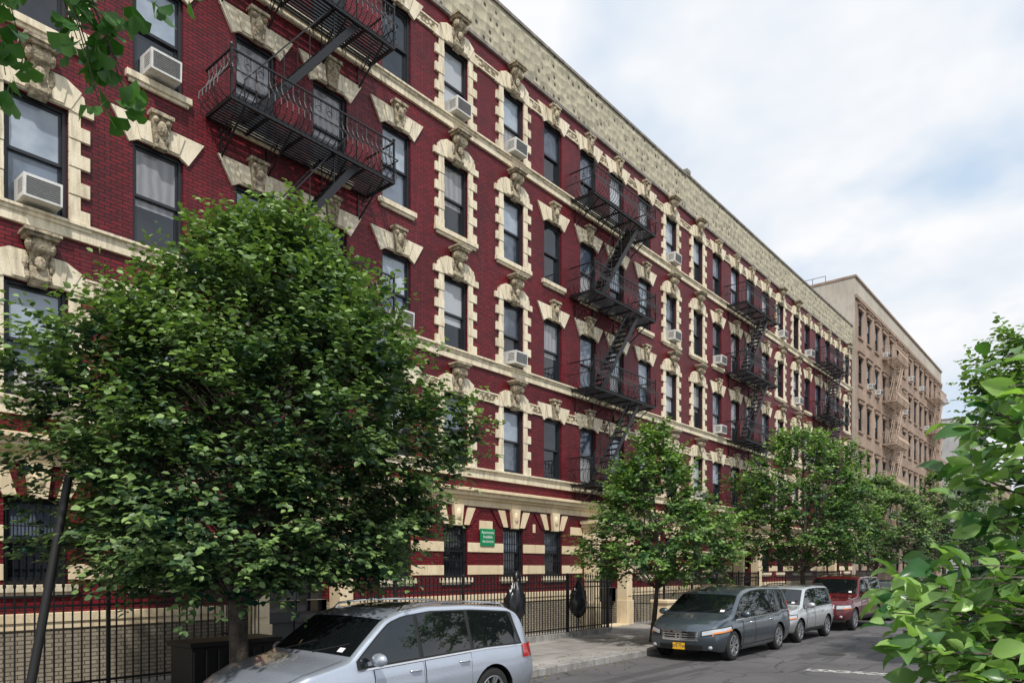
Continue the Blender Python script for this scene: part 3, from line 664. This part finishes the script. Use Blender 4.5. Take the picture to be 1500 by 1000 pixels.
lo=leafobj('leaf_litter',P,np.stack([r.normal(0,1,n),r.normal(0,1,n),r.normal(0,.1,n)],1),np.stack([r.normal(0,.2,n),r.normal(0,.2,n),np.ones(n)],1),r.uniform(.04,.08,n),r.uniform(.03,.06,n),r.uniform(.5,1,n),leafmat('fallen_leaves',(.08,.09,.02),(.30,.26,.07)),None,'simple'); lo['kind']='stuff'
# ------------------------------------------------------------ cars
class Prof:
    def __init__(s,pts,k=5):
        pts=sorted(pts); s.x=np.linspace(pts[0][0],pts[-1][0],400); y=np.interp(s.x,[p[0] for p in pts],[p[1] for p in pts])
        yp=np.concatenate([2*y[0]-y[k:0:-1],y,2*y[-1]-y[-2:-k-2:-1]]); w=np.hanning(2*k+3)[1:-1]; w/=w.sum(); s.y=np.convolve(yp,w,'valid')
    def __call__(s,x): return float(np.interp(x,s.x,s.y))
def smooth01(t): t=min(max(t,0),1); return t*t*(3-2*t)
def wheel_meshes(R,wd=.23,spokes=7):
    g=MB(); w=wd/2; g.lathe([(-w,R*.68),(-w-.005,R*.8),(-w*.95,R*.93),(-w*.75,R*.99),(0,R),(w*.75,R*.99),(w*.95,R*.93),(w+.005,R*.8),(w,R*.68),(-w,R*.68)],40)
    ty=g.mesh('tyre',[M['tyre']],smooth=40)
    g=MB(); g.lathe([(w-.005,R*.69),(w+.004,R*.67),(w-.01,R*.63),(w-.08,R*.60),(w-.10,0.001)],40,1)
    g.lathe([(w+.0,R*.69),(w+.006,R*.66),(w-.012,R*.62)],40,0)
    for i in range(spokes):
        for da in (-.13,.13):
            a=2*math.pi*i/spokes; c0=Vector((math.cos(a)*.05,w-.02,math.sin(a)*.05)); a2=a+da; c1=Vector((math.cos(a2)*R*.63,w-.008,math.sin(a2)*R*.63)); g.bar(c0,c1,.034,0)
    g.lathe([(w-.005,.001),(w-.005,.05),(w-.03,.065),(w-.06,.07)],20,0)
    return ty,g.mesh('rim',[M['rim'],M['black']],smooth=40)
def make_car(name,label,cat,loc,sp,pm,group='cars parked along the kerb'):
    xf=sp['L']/2; xr=-xf; W=sp['W']; top=Prof(sp['top']); belt=Prof(sp['belt']); bot=Prof(sp['bot'])
    car=ob(name,None,None,loc,(0,0,-math.pi/2),label,cat,group)
    tum=sp.get('tum',.30); bow=sp.get('bow',.20); xa=sp['xa']
    def hw(x):
        tf=min(max((x-(xf-.85))/.85,0),1); tr=min(max(((xr+.7)-x)/.7,0),1)
        return W/2*(1-.15*tf**2.6-.09*tr**2.6)
    def warp(x,y,z):
        w=W/2; b=0
        if x>xa: b=bow*smooth01((x-xa)/(xf-xa))
        elif x<xr+1: b=-.10*smooth01((xr+1-x))
        e=0
        if x>xf-.5: e=-.05*((z-.55)/.3)**2*((x-xf+.5)/.5)
        return (x-b*(y/w)**2+e,y,z)
    def prof(u): return float(np.interp(u,[0,.06,.2,.38,.62,.72,.85,1],[.90,.945,.975,.998,1.0,.992,.985,.955]))
    def geo_(x):
        zb,zs,zt,w=bot(x),belt(x),top(x),hw(x); zs=min(zs,zt-.03); gh=zt-zs; rc=min(.10,gh*.85); return zb,zs,zt,w,gh,rc
    def ys(x,z):
        zb,zs,zt,w,gh,rc=geo_(x)
        if z<=zs: return w*prof((z-zb)/(zs-zb))
        return w*.955-tum*(z-zs)
    def edge(x):
        zb,zs,zt,w,gh,rc=geo_(x); z1=zt-rc; y1=w*.955-tum*(z1-zs); return y1-rc*1.1
    def ztop(x,y):
        ye=edge(x); return top(x)-.02*(y/ye)**2
    def ring(x):
        zb,zs,zt,w,gh,rc=geo_(x); pts=[(0,zb)]
        for u in (0,.06,.13,.2,.3,.38,.5,.62,.67,.72,.8,.9): pts.append((w*prof(u),zb+(zs-zb)*u))
        z1=zt-rc
        for t in np.linspace(0,1,6): z=zs+(z1-zs)*t; pts.append((w*.955-tum*(z-zs),z))
        y1=pts[-1][0]; ye=y1-rc*1.1; ze=zt-.02
        for t in (.25,.5,.75,1): a=t*math.pi/2; pts.append((ye+(y1-ye)*math.cos(a),z1+(ze-z1)*math.sin(a)))
        for t in (.75,.5,.25,0): pts.append((ye*t,zt-.02*t*t))
        return pts
    g=MB(); xs=np.concatenate([np.linspace(xr,xr+.5,14),np.linspace(xr+.5,xf-.6,50)[1:],np.linspace(xf-.6,xf,20)[1:]]); rings=[]
    for x in xs:
        h=ring(x); full=h+[(-y,z) for y,z in h[-2:0:-1]]; rings.append([warp(x,y,z) for y,z in full])
    n=len(rings[0]); g.add([p for rr in rings for p in rr],[(i*n+j,i*n+(j+1)%n,(i+1)*n+(j+1)%n,(i+1)*n+j) for i in range(len(xs)-1) for j in range(n)])
    for x in (xr,xf):
        h=ring(x)[1:]; C=8; vs=[warp(x,y*c/C,z) for y,z in h for c in range(-C,C+1)]; K=2*C+1
        g.add(vs,[(i*K+j,i*K+j+1,(i+1)*K+j+1,(i+1)*K+j) for i in range(len(h)-1) for j in range(2*C)])
    me=g.mesh('body',[pm,M['black']],weld=.0006)
    body=ob('body',me,car)
    Rw=sp['R']; Ra=Rw+.055; cut=[]
    for xw in sp['wx']:
        for s in (1,-1):
            bm=bmesh.new(); bmesh.ops.create_cone(bm,cap_ends=True,segments=48,radius1=Ra,radius2=Ra,depth=.5)
            cm=bpy.data.meshes.new('c'); bmesh.ops.rotate(bm,verts=bm.verts,cent=(0,0,0),matrix=Matrix.Rotation(math.pi/2,3,'X')); bm.to_mesh(cm); bm.free()
            c=ob('c',cm,car,(xw,s*(W/2-.08),Rw)); cut.append(c)
            md=body.modifiers.new('b','BOOLEAN'); md.operation='DIFFERENCE'; md.object=c; md.solver='EXACT'
    bpy.context.view_layer.update(); dg=bpy.context.evaluated_depsgraph_get()
    nm=bpy.data.meshes.new_from_object(body.evaluated_get(dg))
    body.modifiers.clear()
    if len(nm.polygons)>500: body.data=nm
    for c in cut: bpy.data.objects.remove(c)
    me=body.data
    for p in me.polygons:
        c=p.center
        if any(math.hypot(c.x-xw,c.z-Rw)<Ra+.002 for xw in sp['wx']) or c.z<bot(0)+.02: p.material_index=1
    me.polygons.foreach_set('use_smooth',[True]*len(me.polygons)); me.set_sharp_from_angle(angle=math.radians(32))
    def patch(pname,f,nu,nv,mt,off=.005,mirror=True,border=None,par=None):
        out=[]
        for s in ((1,-1) if mirror else (1,)):
            g=MB(); G=[[None]*(nv+1) for _ in range(nu+1)]
            for i in range(nu+1):
                for j in range(nv+1):
                    u,v=i/nu,j/nv; p=Vector(f(u,v)); e=.004
                    a=Vector(f(min(u+e,1),v))-Vector(f(max(u-e,0),v)); b=Vector(f(u,min(v+e,1)))-Vector(f(u,max(v-e,0)))
                    nn=a.cross(b)
                    if nn.length<1e-9: nn=p-Vector((p.x*.8,0,.7))
                    nn.normalize()
                    if nn.dot(p-Vector((p.x*.8,0,.6)))<0: nn=-nn
                    q=p+nn*off; G[i][j]=(q.x,q.y*s,q.z)
            vs=[G[i][j] for i in range(nu+1) for j in range(nv+1)]; K=nv+1
            for i in range(nu):
                for j in range(nv):
                    bd=border and (i in (0,nu-1) or j in (0,nv-1))
                    fc=(i*K+j,(i+1)*K+j,(i+1)*K+j+1,i*K+j+1); g.f.append(fc if s==1 else fc[::-1]); g.m.append(1 if bd else 0)
            g.v=vs
            out.append(ob(pname,g.mesh(pname,[mt,border or mt],recalc=False,smooth=50),par or car))
        return out
    def sidewin(x0,x1,k0=0,k1=0,lo=.025,hi=.105,z0=None):
        def f(u,v):
            xm=x0+(x1-x0)*u; zl=belt(xm)+lo; x=x0+k0*v+(x1+k1*v-x0-k0*v)*u
            zh=top(x)-hi; z=zl+max(zh-zl,.004)*v; return warp(x,ys(x,min(z,top(x)-.09)),z)
        return f
    x0,x1=sp['dlo']; patch('window_trim',sidewin(x0,x1,sp.get('dk0',0),sp.get('dk1',0),.0,.085),40,6,M['black'],.002)
    for a,b,k0,k1 in sp['win']: patch('side_window',sidewin(a,b,k0,k1),16,6,M['carglass'],.007)
    if sp.get('chrome'): patch('window_moulding',lambda u,v:(lambda x:warp(x,ys(x,belt(x)-.02+.022*v),belt(x)-.02+.022*v))(x0+(x1-x0)*u),40,1,M['chrome'],.008)
    wa,wb=sp['ws']
    def topp(xa_,xb_,fr,sh=0):
        def f(u,v):
            x=xa_+(xb_-xa_)*u; ye=edge(x)*fr+sh; y=-ye+2*ye*v; return warp(x,y,ztop(x,y))
        return f
    patch('windshield',topp(wa,wb,1.03),14,10,M['carglass'],.008,False)
    g=MB(); q=[]
    for (u,v) in ((.06,.84),(.06,.90),(.17,.90),(.17,.84)):
        p=Vector(topp(wa,wb,1.03)(u,v)); q.append(p+Vector((.008,0,.012)))
    g.add(q,[(0,1,2,3)]); ob('inspection_sticker',g.mesh('inspection_sticker',[M['white']]),car)
    ra,rb=sp['rw']; patch('rear_window',topp(ra,rb,.95),10,10,M['carglass'],.008,False)
    if sp.get('sun'): patch('sunroof',topp(*sp['sun'],.62),8,6,M['carglass'],.006,False,border=M['black'])
    ha,hb=sp['hood']
    patch('hood_seam',lambda u,v:(lambda x,y:warp(x,y,ztop(x,y)))(ha+(hb-ha)*u,edge(ha+(hb-ha)*u)*.97-.008*v),24,1,M['black'],.003)
    for a,b in sp['doors']:
        def fd(u,v,a=a,b=b):
            x=a+(b-a)*u; zl=bot(x)+.12; zh=belt(x)-.022
            return warp(x,ys(x,zl+(zh-zl)*v),zl+(zh-zl)*v)
        patch('door_gap',lambda u,v,a=a,b=b:fd(u,v,a,b),12,10,M['black'],.0025)
        patch('door',lambda u,v,a=a,b=b:(lambda x:(lambda zl,zh:warp(x,ys(x,zl+(zh-zl)*v),zl+(zh-zl)*v))(bot(x)+.13,belt(x)-.03))(min(a,b)+.010+(abs(b-a)-.020)*u),14,14,pm,.006)
        hx=min(a,b)+.16; hz=belt(hx)-.13
        for s in (1,-1):
            y=ys(hx,hz); g=MB(); p0=Vector(warp(hx-.09,y,hz)); p1=Vector(warp(hx+.10,ys(hx+.1,hz),hz+.005)); o=Vector((0,.035,0))
            g.tube([p0,p0+o+Vector((.02,0,0)),p1+o-Vector((.02,0,0)),p1],[.012,.015,.015,.012],6)
            for i,v in enumerate(g.v): g.v[i]=(v[0],v[1]*s,v[2])
            ob('door_handle',g.mesh('door_handle',[M['chrome'] if sp.get('chrome') else pm],smooth=60),car)
    fw,rw=max(sp['wx']),min(sp['wx'])
    patch('sill_trim',lambda u,v:(lambda x:warp(x,ys(x,bot(x)+.01+.10*v),bot(x)+.01+.10*v))(rw+Ra+(fw-rw-2*Ra)*u),20,3,M['black'] if not sp.get('paintsill') else pm,.012)
    def wrap(ya,d,za,zb,zc,zd,split=.5):
        def f(u,v):
            z0=za+(zc-za)*u; z1=zb+(zd-zb)*u; z=z0+(z1-z0)*v
            if u<split: wf=ys(xf,z); y=ya+(wf-ya)*u/split; return warp(xf,y,z)
            x=xf-d*(u-split)/(1-split); return warp(x,ys(x,z),z)
        return f
    hl=sp['hl']; patch('headlight',wrap(*hl),20,6,M['lens'],.010,border=M['black'])
    ya,d,za,zb,zc,zd=hl; patch('turn_signal',wrap(ya+.25,d*.95,za+.015,za+.05,zc+.015,zc+.05),14,2,M['amber'],.016)
    gy,gz0,gz1=sp['gr']
    patch('grille',lambda u,v:warp(xf,-gy+2*gy*u,gz0+(gz1-gz0)*v),14,6,M['black'],.008,False,border=M['chrome'])
    g=MB()
    nb=sp.get('bars',4)
    for i in range(nb):
        z=gz0+(gz1-gz0)*(i+1)/(nb+1); pts=[Vector(warp(xf,-gy*.95+1.9*gy*t,z))+Vector((.018,0,0)) for t in np.linspace(0,1,9)]; g.tube(pts,.011,4)
    ob('grille_bar',g.mesh('grille_bar',[M['chrome']]),car)
    patch('lower_intake',lambda u,v:warp(xf,-.55+1.1*u,sp['li'][0]+(sp['li'][1]-sp['li'][0])*v),10,3,M['black'],.008,False)
    for s in (1,-1):
        g=MB(); p=Vector(warp(xf,s*.72*W/2,sp['li'][0]+.05)); g.ell(p,(.03,.06,.045)); ob('fog_light',g.mesh('fog_light',[M['lens']],smooth=60),car)
    if sp.get('plate'):
        z=sp['plate'][1]; g=MB(); X=warp(xf,0,z)[0]+.02; g.box(X,X+.012,-.155,.155,z-.078,z+.078); g.box(X-.03,X,-.17,.17,z-.09,z+.09,1)
        pl=ob('license_plate',g.mesh('license_plate',[M['plate'],M['black']]),car)
        ob('lettering',textmesh(sp['plate'][0],.085,M['navy']),pl,(X+.014,0,-.005+z),TR); ob('lettering',textmesh('NEW YORK',.03,M['navy']),pl,(X+.014,0,z+.055),TR)
    if sp.get('emblem'):
        z=(gz0+gz1)/2; X=warp(xf,0,z)[0]+.03; g=MB()
        for y in (-.045,.045): g.prism([(y-.012,z-.05),(y+.012,z-.05),(y*1.15+.012,z+.05),(y*1.15-.012,z+.05)],X,X+.012)
        g.box(X,X+.012,-.034,.034,z-.01,z+.012)
        pts=[(X,.085*math.cos(a),z+.068*math.sin(a)) for a in np.linspace(0,2*math.pi,17)]; g.tube(pts,.008,4,0,False)
        ob('emblem',g.mesh('emblem',[M['chrome']]),car)
    tz0,tz1=sp['tl']
    def tl(u,v):
        z=tz0+(tz1-tz0)*v
        if u<.4: wf=ys(xr,min(z,top(xr)-.04)); return warp(xr+max(0,(z-top(xr)+.05))*.25,wf*(.62+.38*u/.4),z)
        x=xr+.34*(u-.4)/.6; return warp(max(x,xr+.02+max(0,(z-top(xr)))*.25),ys(max(x,xr+.02),min(z,top(max(x,xr+.02))-.05)),z)
    patch('tail_light',tl,14,5,M['redlens'],.012)
    mx,mz=sp['mir']
    for s in (1,-1):
        g=MB(); y=ys(mx,mz-.03); g.ell((mx-.02,y+.16,mz+.06),(.075,.13,.085),0,14,9); g.bar((mx,y-.01,mz),(mx-.01,y+.1,mz+.03),.05)
        for i,v in enumerate(g.v): g.v[i]=(v[0],v[1]*s,v[2])
        ob('side_mirror',g.mesh('side_mirror',[pm],smooth=60),car)
    if sp.get('rails'):
        a,b=sp['rails']
        for s in (1,-1):
            pts=[(a,s*(edge(a)+.02),top(a)-.04)]+[(x,s*(edge(x)+.02),top(x)+.03) for x in np.linspace(a-.1,b+.1,8)]+[(b,s*(edge(b)+.02),top(b)-.04)]
            g=MB(); g.tube(pts,.017,6); ob('roof_rail',g.mesh('roof_rail',[M['chrome'] if sp.get('chrome') else M['black']],smooth=60),car)
    for s in (-.5,.15):
        g=MB(); x=wa; p=Vector(warp(x+.02,s,ztop(x+.02,s)))+Vector((0,0,.02)); q=Vector(warp(x-.16,s+.5,ztop(x-.16,min(s+.5,.6))))+Vector((0,0,.022)); g.bar(p,q,.014)
        ob('wiper',g.mesh('wiper',[M['black']]),car)
    ty,rim=wheel_meshes(Rw,.235,sp.get('spk',7))
    for xw in sp['wx']:
        for s in (1,-1):
            w=ob('wheel',None,car,(xw,s*(W/2-.15),Rw),(0,0,0 if s==1 else math.pi)); ob('tyre',ty,w); ob('rim',rim,w)
    return car
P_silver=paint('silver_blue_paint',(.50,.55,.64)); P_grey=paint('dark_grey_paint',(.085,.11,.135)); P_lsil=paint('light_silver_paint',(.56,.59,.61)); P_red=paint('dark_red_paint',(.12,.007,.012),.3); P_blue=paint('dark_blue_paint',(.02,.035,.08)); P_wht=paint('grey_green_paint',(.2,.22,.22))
suv=dict(L=4.85,W=1.98,top=[(-2.425,.92),(-2.38,1.08),(-2.20,1.44),(-2.10,1.57),(-1.85,1.66),(-1.0,1.72),(-.2,1.735),(.3,1.69),(.55,1.62),(1.28,1.13),(1.5,1.09),(1.95,1.01),(2.25,.91),(2.36,.84),(2.425,.76)],
 belt=[(-2.425,.84),(-2.2,1.06),(-1.2,1.07),(0,1.03),(1.2,.99),(1.9,.93),(2.25,.82),(2.425,.68)],bot=[(-2.425,.42),(-2.25,.3),(-1.9,.25),(1.9,.24),(2.25,.27),(2.425,.32)],tum=.27,
 xa=.4,wx=(1.42,-1.33),R=.385,dlo=(1.2,-2.1),dk1=.18,dk0=0,win=[(1.13,.12,0,0),(.05,-.86,0,0),(-.93,-2.02,0,.20)],ws=(1.22,.60),rw=(-2.36,-2.13),sun=(.25,-.55),hood=(1.3,2.3),
 doors=[(.93,.06),(.04,-.86)],chrome=True,hl=(.5,.5,.62,.74,.74,.86),gr=(.42,.50,.74),li=(.34,.44),tl=(.86,1.06),mir=(.95,1.05),rails=(.3,-1.85),plate=('GBK 2741',.42),bars=3,spk=7)
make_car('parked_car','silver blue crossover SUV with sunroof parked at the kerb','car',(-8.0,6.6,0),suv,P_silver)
van=dict(L=5.1,W=2.0,top=[(-2.55,.95),(-2.5,1.15),(-2.36,1.5),(-2.25,1.66),(-2.0,1.72),(-.6,1.755),(.1,1.73),(.55,1.66),(.8,1.58),(1.65,1.10),(1.85,1.06),(2.2,.99),(2.42,.90),(2.50,.82),(2.55,.72)],
 belt=[(-2.55,.86),(-2.4,1.08),(-1.5,1.08),(-1.45,1.02),(0,1.0),(1.5,.98),(2.0,.92),(2.35,.82),(2.55,.66)],bot=[(-2.55,.40),(-2.4,.28),(-2.0,.23),(2.1,.22),(2.4,.24),(2.55,.28)],
 xa=.6,wx=(1.58,-1.42),R=.36,dlo=(1.6,-2.32),dk1=.12,win=[(1.5,.42,0,0),(.35,-.92,0,0),(-1.0,-2.24,0,.12)],ws=(1.6,.85),rw=(-2.49,-2.28),hood=(1.7,2.4),
 doors=[(1.12,.32),(.30,-.95)],chrome=True,hl=(.52,.62,.60,.74,.72,.86),gr=(.46,.50,.72),li=(.30,.40),tl=(.9,1.3),mir=(1.25,1.04),rails=None,plate=('EYE 7745',.37),emblem=True,bars=3,paintsill=True,bow=.28)
make_car('parked_minivan','dark grey minivan with yellow plate parked at the kerb','minivan',(-8.0,18.25,0),van,P_grey)
crv=dict(L=4.4,W=1.80,top=[(-2.2,.95),(-2.15,1.1),(-2.05,1.45),(-1.95,1.6),(-1.7,1.66),(-.6,1.68),(.1,1.66),(.4,1.60),(1.15,1.10),(1.35,1.06),(1.75,1.0),(2.05,.93),(2.14,.86),(2.2,.78)],
 belt=[(-2.2,.88),(-2.0,1.05),(0,1.02),(1.1,.98),(1.8,.92),(2.05,.83),(2.2,.68)],bot=[(-2.2,.42),(-2.05,.32),(-1.8,.28),(1.8,.28),(2.05,.32),(2.2,.36)],
 xa=.3,wx=(1.32,-1.30),R=.35,dlo=(1.05,-2.0),dk1=.1,win=[(1.0,.1,0,0),(.03,-.8,0,0),(-.88,-1.9,0,.1)],ws=(1.12,.46),rw=(-2.14,-2.0),hood=(1.2,2.05),doors=[(.85,.05),(.03,-.82)],
 hl=(.45,.45,.66,.80,.72,.86),gr=(.38,.58,.76),li=(.38,.48),tl=(.95,1.3),mir=(.85,1.04),rails=(.1,-1.7),bars=3)
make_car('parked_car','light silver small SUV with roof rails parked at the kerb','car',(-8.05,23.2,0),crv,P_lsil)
red=dict(L=5.2,W=2.0,top=[(-2.6,1.05),(-2.56,1.25),(-2.48,1.7),(-2.4,1.86),(-2.2,1.91),(-.6,1.94),(.2,1.91),(.45,1.85),(1.1,1.26),(1.3,1.20),(2.1,1.15),(2.45,1.08),(2.55,1.0),(2.6,.9)],
 belt=[(-2.6,1.0),(-2.4,1.2),(0,1.18),(1.1,1.14),(2.2,1.06),(2.45,.98),(2.6,.82)],bot=[(-2.6,.48),(-2.45,.4),(-2.1,.36),(2.1,.36),(2.45,.38),(2.6,.42)],tum=.22,
 xa=.3,wx=(1.62,-1.45),R=.40,dlo=(1.0,-2.45),dk1=.05,win=[(.95,.12,0,0),(.04,-.85,0,0),(-.95,-2.38,0,.05)],ws=(1.07,.5),rw=(-2.55,-2.42),hood=(1.2,2.45),doors=[(.95,.06),(.04,-.88)],
 hl=(.55,.35,.74,.92,.78,.94),gr=(.5,.66,.92),li=(.46,.56),tl=(1.0,1.5),mir=(.85,1.22),rails=(.1,-2.1),bars=3)
make_car('parked_car','dark red full size SUV parked at the kerb','car',(-8.05,29.0,0),red,P_red)
make_car('parked_car','dark blue car parked at the kerb beyond the red SUV','car',(-8.05,34.7,0),crv,P_blue)
make_car('parked_car','grey car parked further along the kerb','car',(-8.05,40.2,0),crv,P_wht)
# ------------------------------------------------------------ light, sky, camera
w=bpy.data.worlds.new('World'); scene.world=w; w.use_nodes=True; nt=w.node_tree; bg=nt.nodes['Background']
sky=node(nt,'ShaderNodeTexSky',sky_type='NISHITA'); sky.sun_disc=False; sky.sun_elevation=math.radians(52); sky.sun_rotation=math.radians(129)
tc=node(nt,'ShaderNodeTexCoord'); sp_=node(nt,'ShaderNodeSeparateXYZ'); nt.links.new(tc.outputs['Generated'],sp_.inputs[0])
ad=node(nt,'ShaderNodeMath',operation='ADD'); ad.inputs[1].default_value=.25; nt.links.new(sp_.outputs[2],ad.inputs[0])
dv=node(nt,'ShaderNodeVectorMath',operation='DIVIDE'); nt.links.new(tc.outputs['Generated'],dv.inputs[0])
cb=node(nt,'ShaderNodeCombineXYZ'); 
for i in range(3): nt.links.new(ad.outputs[0],cb.inputs[i])
nt.links.new(cb.outputs[0],dv.inputs[1])
n1=noise(nt,scalevec(nt,dv.outputs[0],(1,1,.6)),2.3,4,.5); n2=noise(nt,dv.outputs[0],2.6,4,.55)
cl=ramp(nt,n2,[(.34,(7.1,7.8,8.7)),(.60,(9.2,9.3,9.5))])
blue=mix(nt,sky.outputs[0],(5.3,7.0,9.0),.85)
f=ramp(nt,n1,[(.32,(.2,.2,.2)),(.50,(1,1,1))])
col=mix(nt,blue,cl,f); nt.links.new(col,bg.inputs[0]); bg.inputs[1].default_value=.106
sl=bpy.data.lights.new('sun','SUN'); sl.energy=3.7; sl.angle=math.radians(2); sl.color=(1,.95,.88)
so=ob('sun',sl); d=Vector((-.60,.50,-1.05)); so.rotation_euler=d.to_track_quat('-Z','Y').to_euler(); so.location=(20,-20,40)
cam=bpy.data.cameras.new('camera'); co=ob('camera',cam,loc=(0,0,2.25),rot=(math.pi/2,0,math.radians(40.1)))
cam.lens=25.2; cam.sensor_width=36; cam.shift_y=.22; cam.clip_end=2000; scene.camera=co
scene.view_settings.view_transform='Standard'; scene.view_settings.look='None'; scene.view_settings.exposure=0
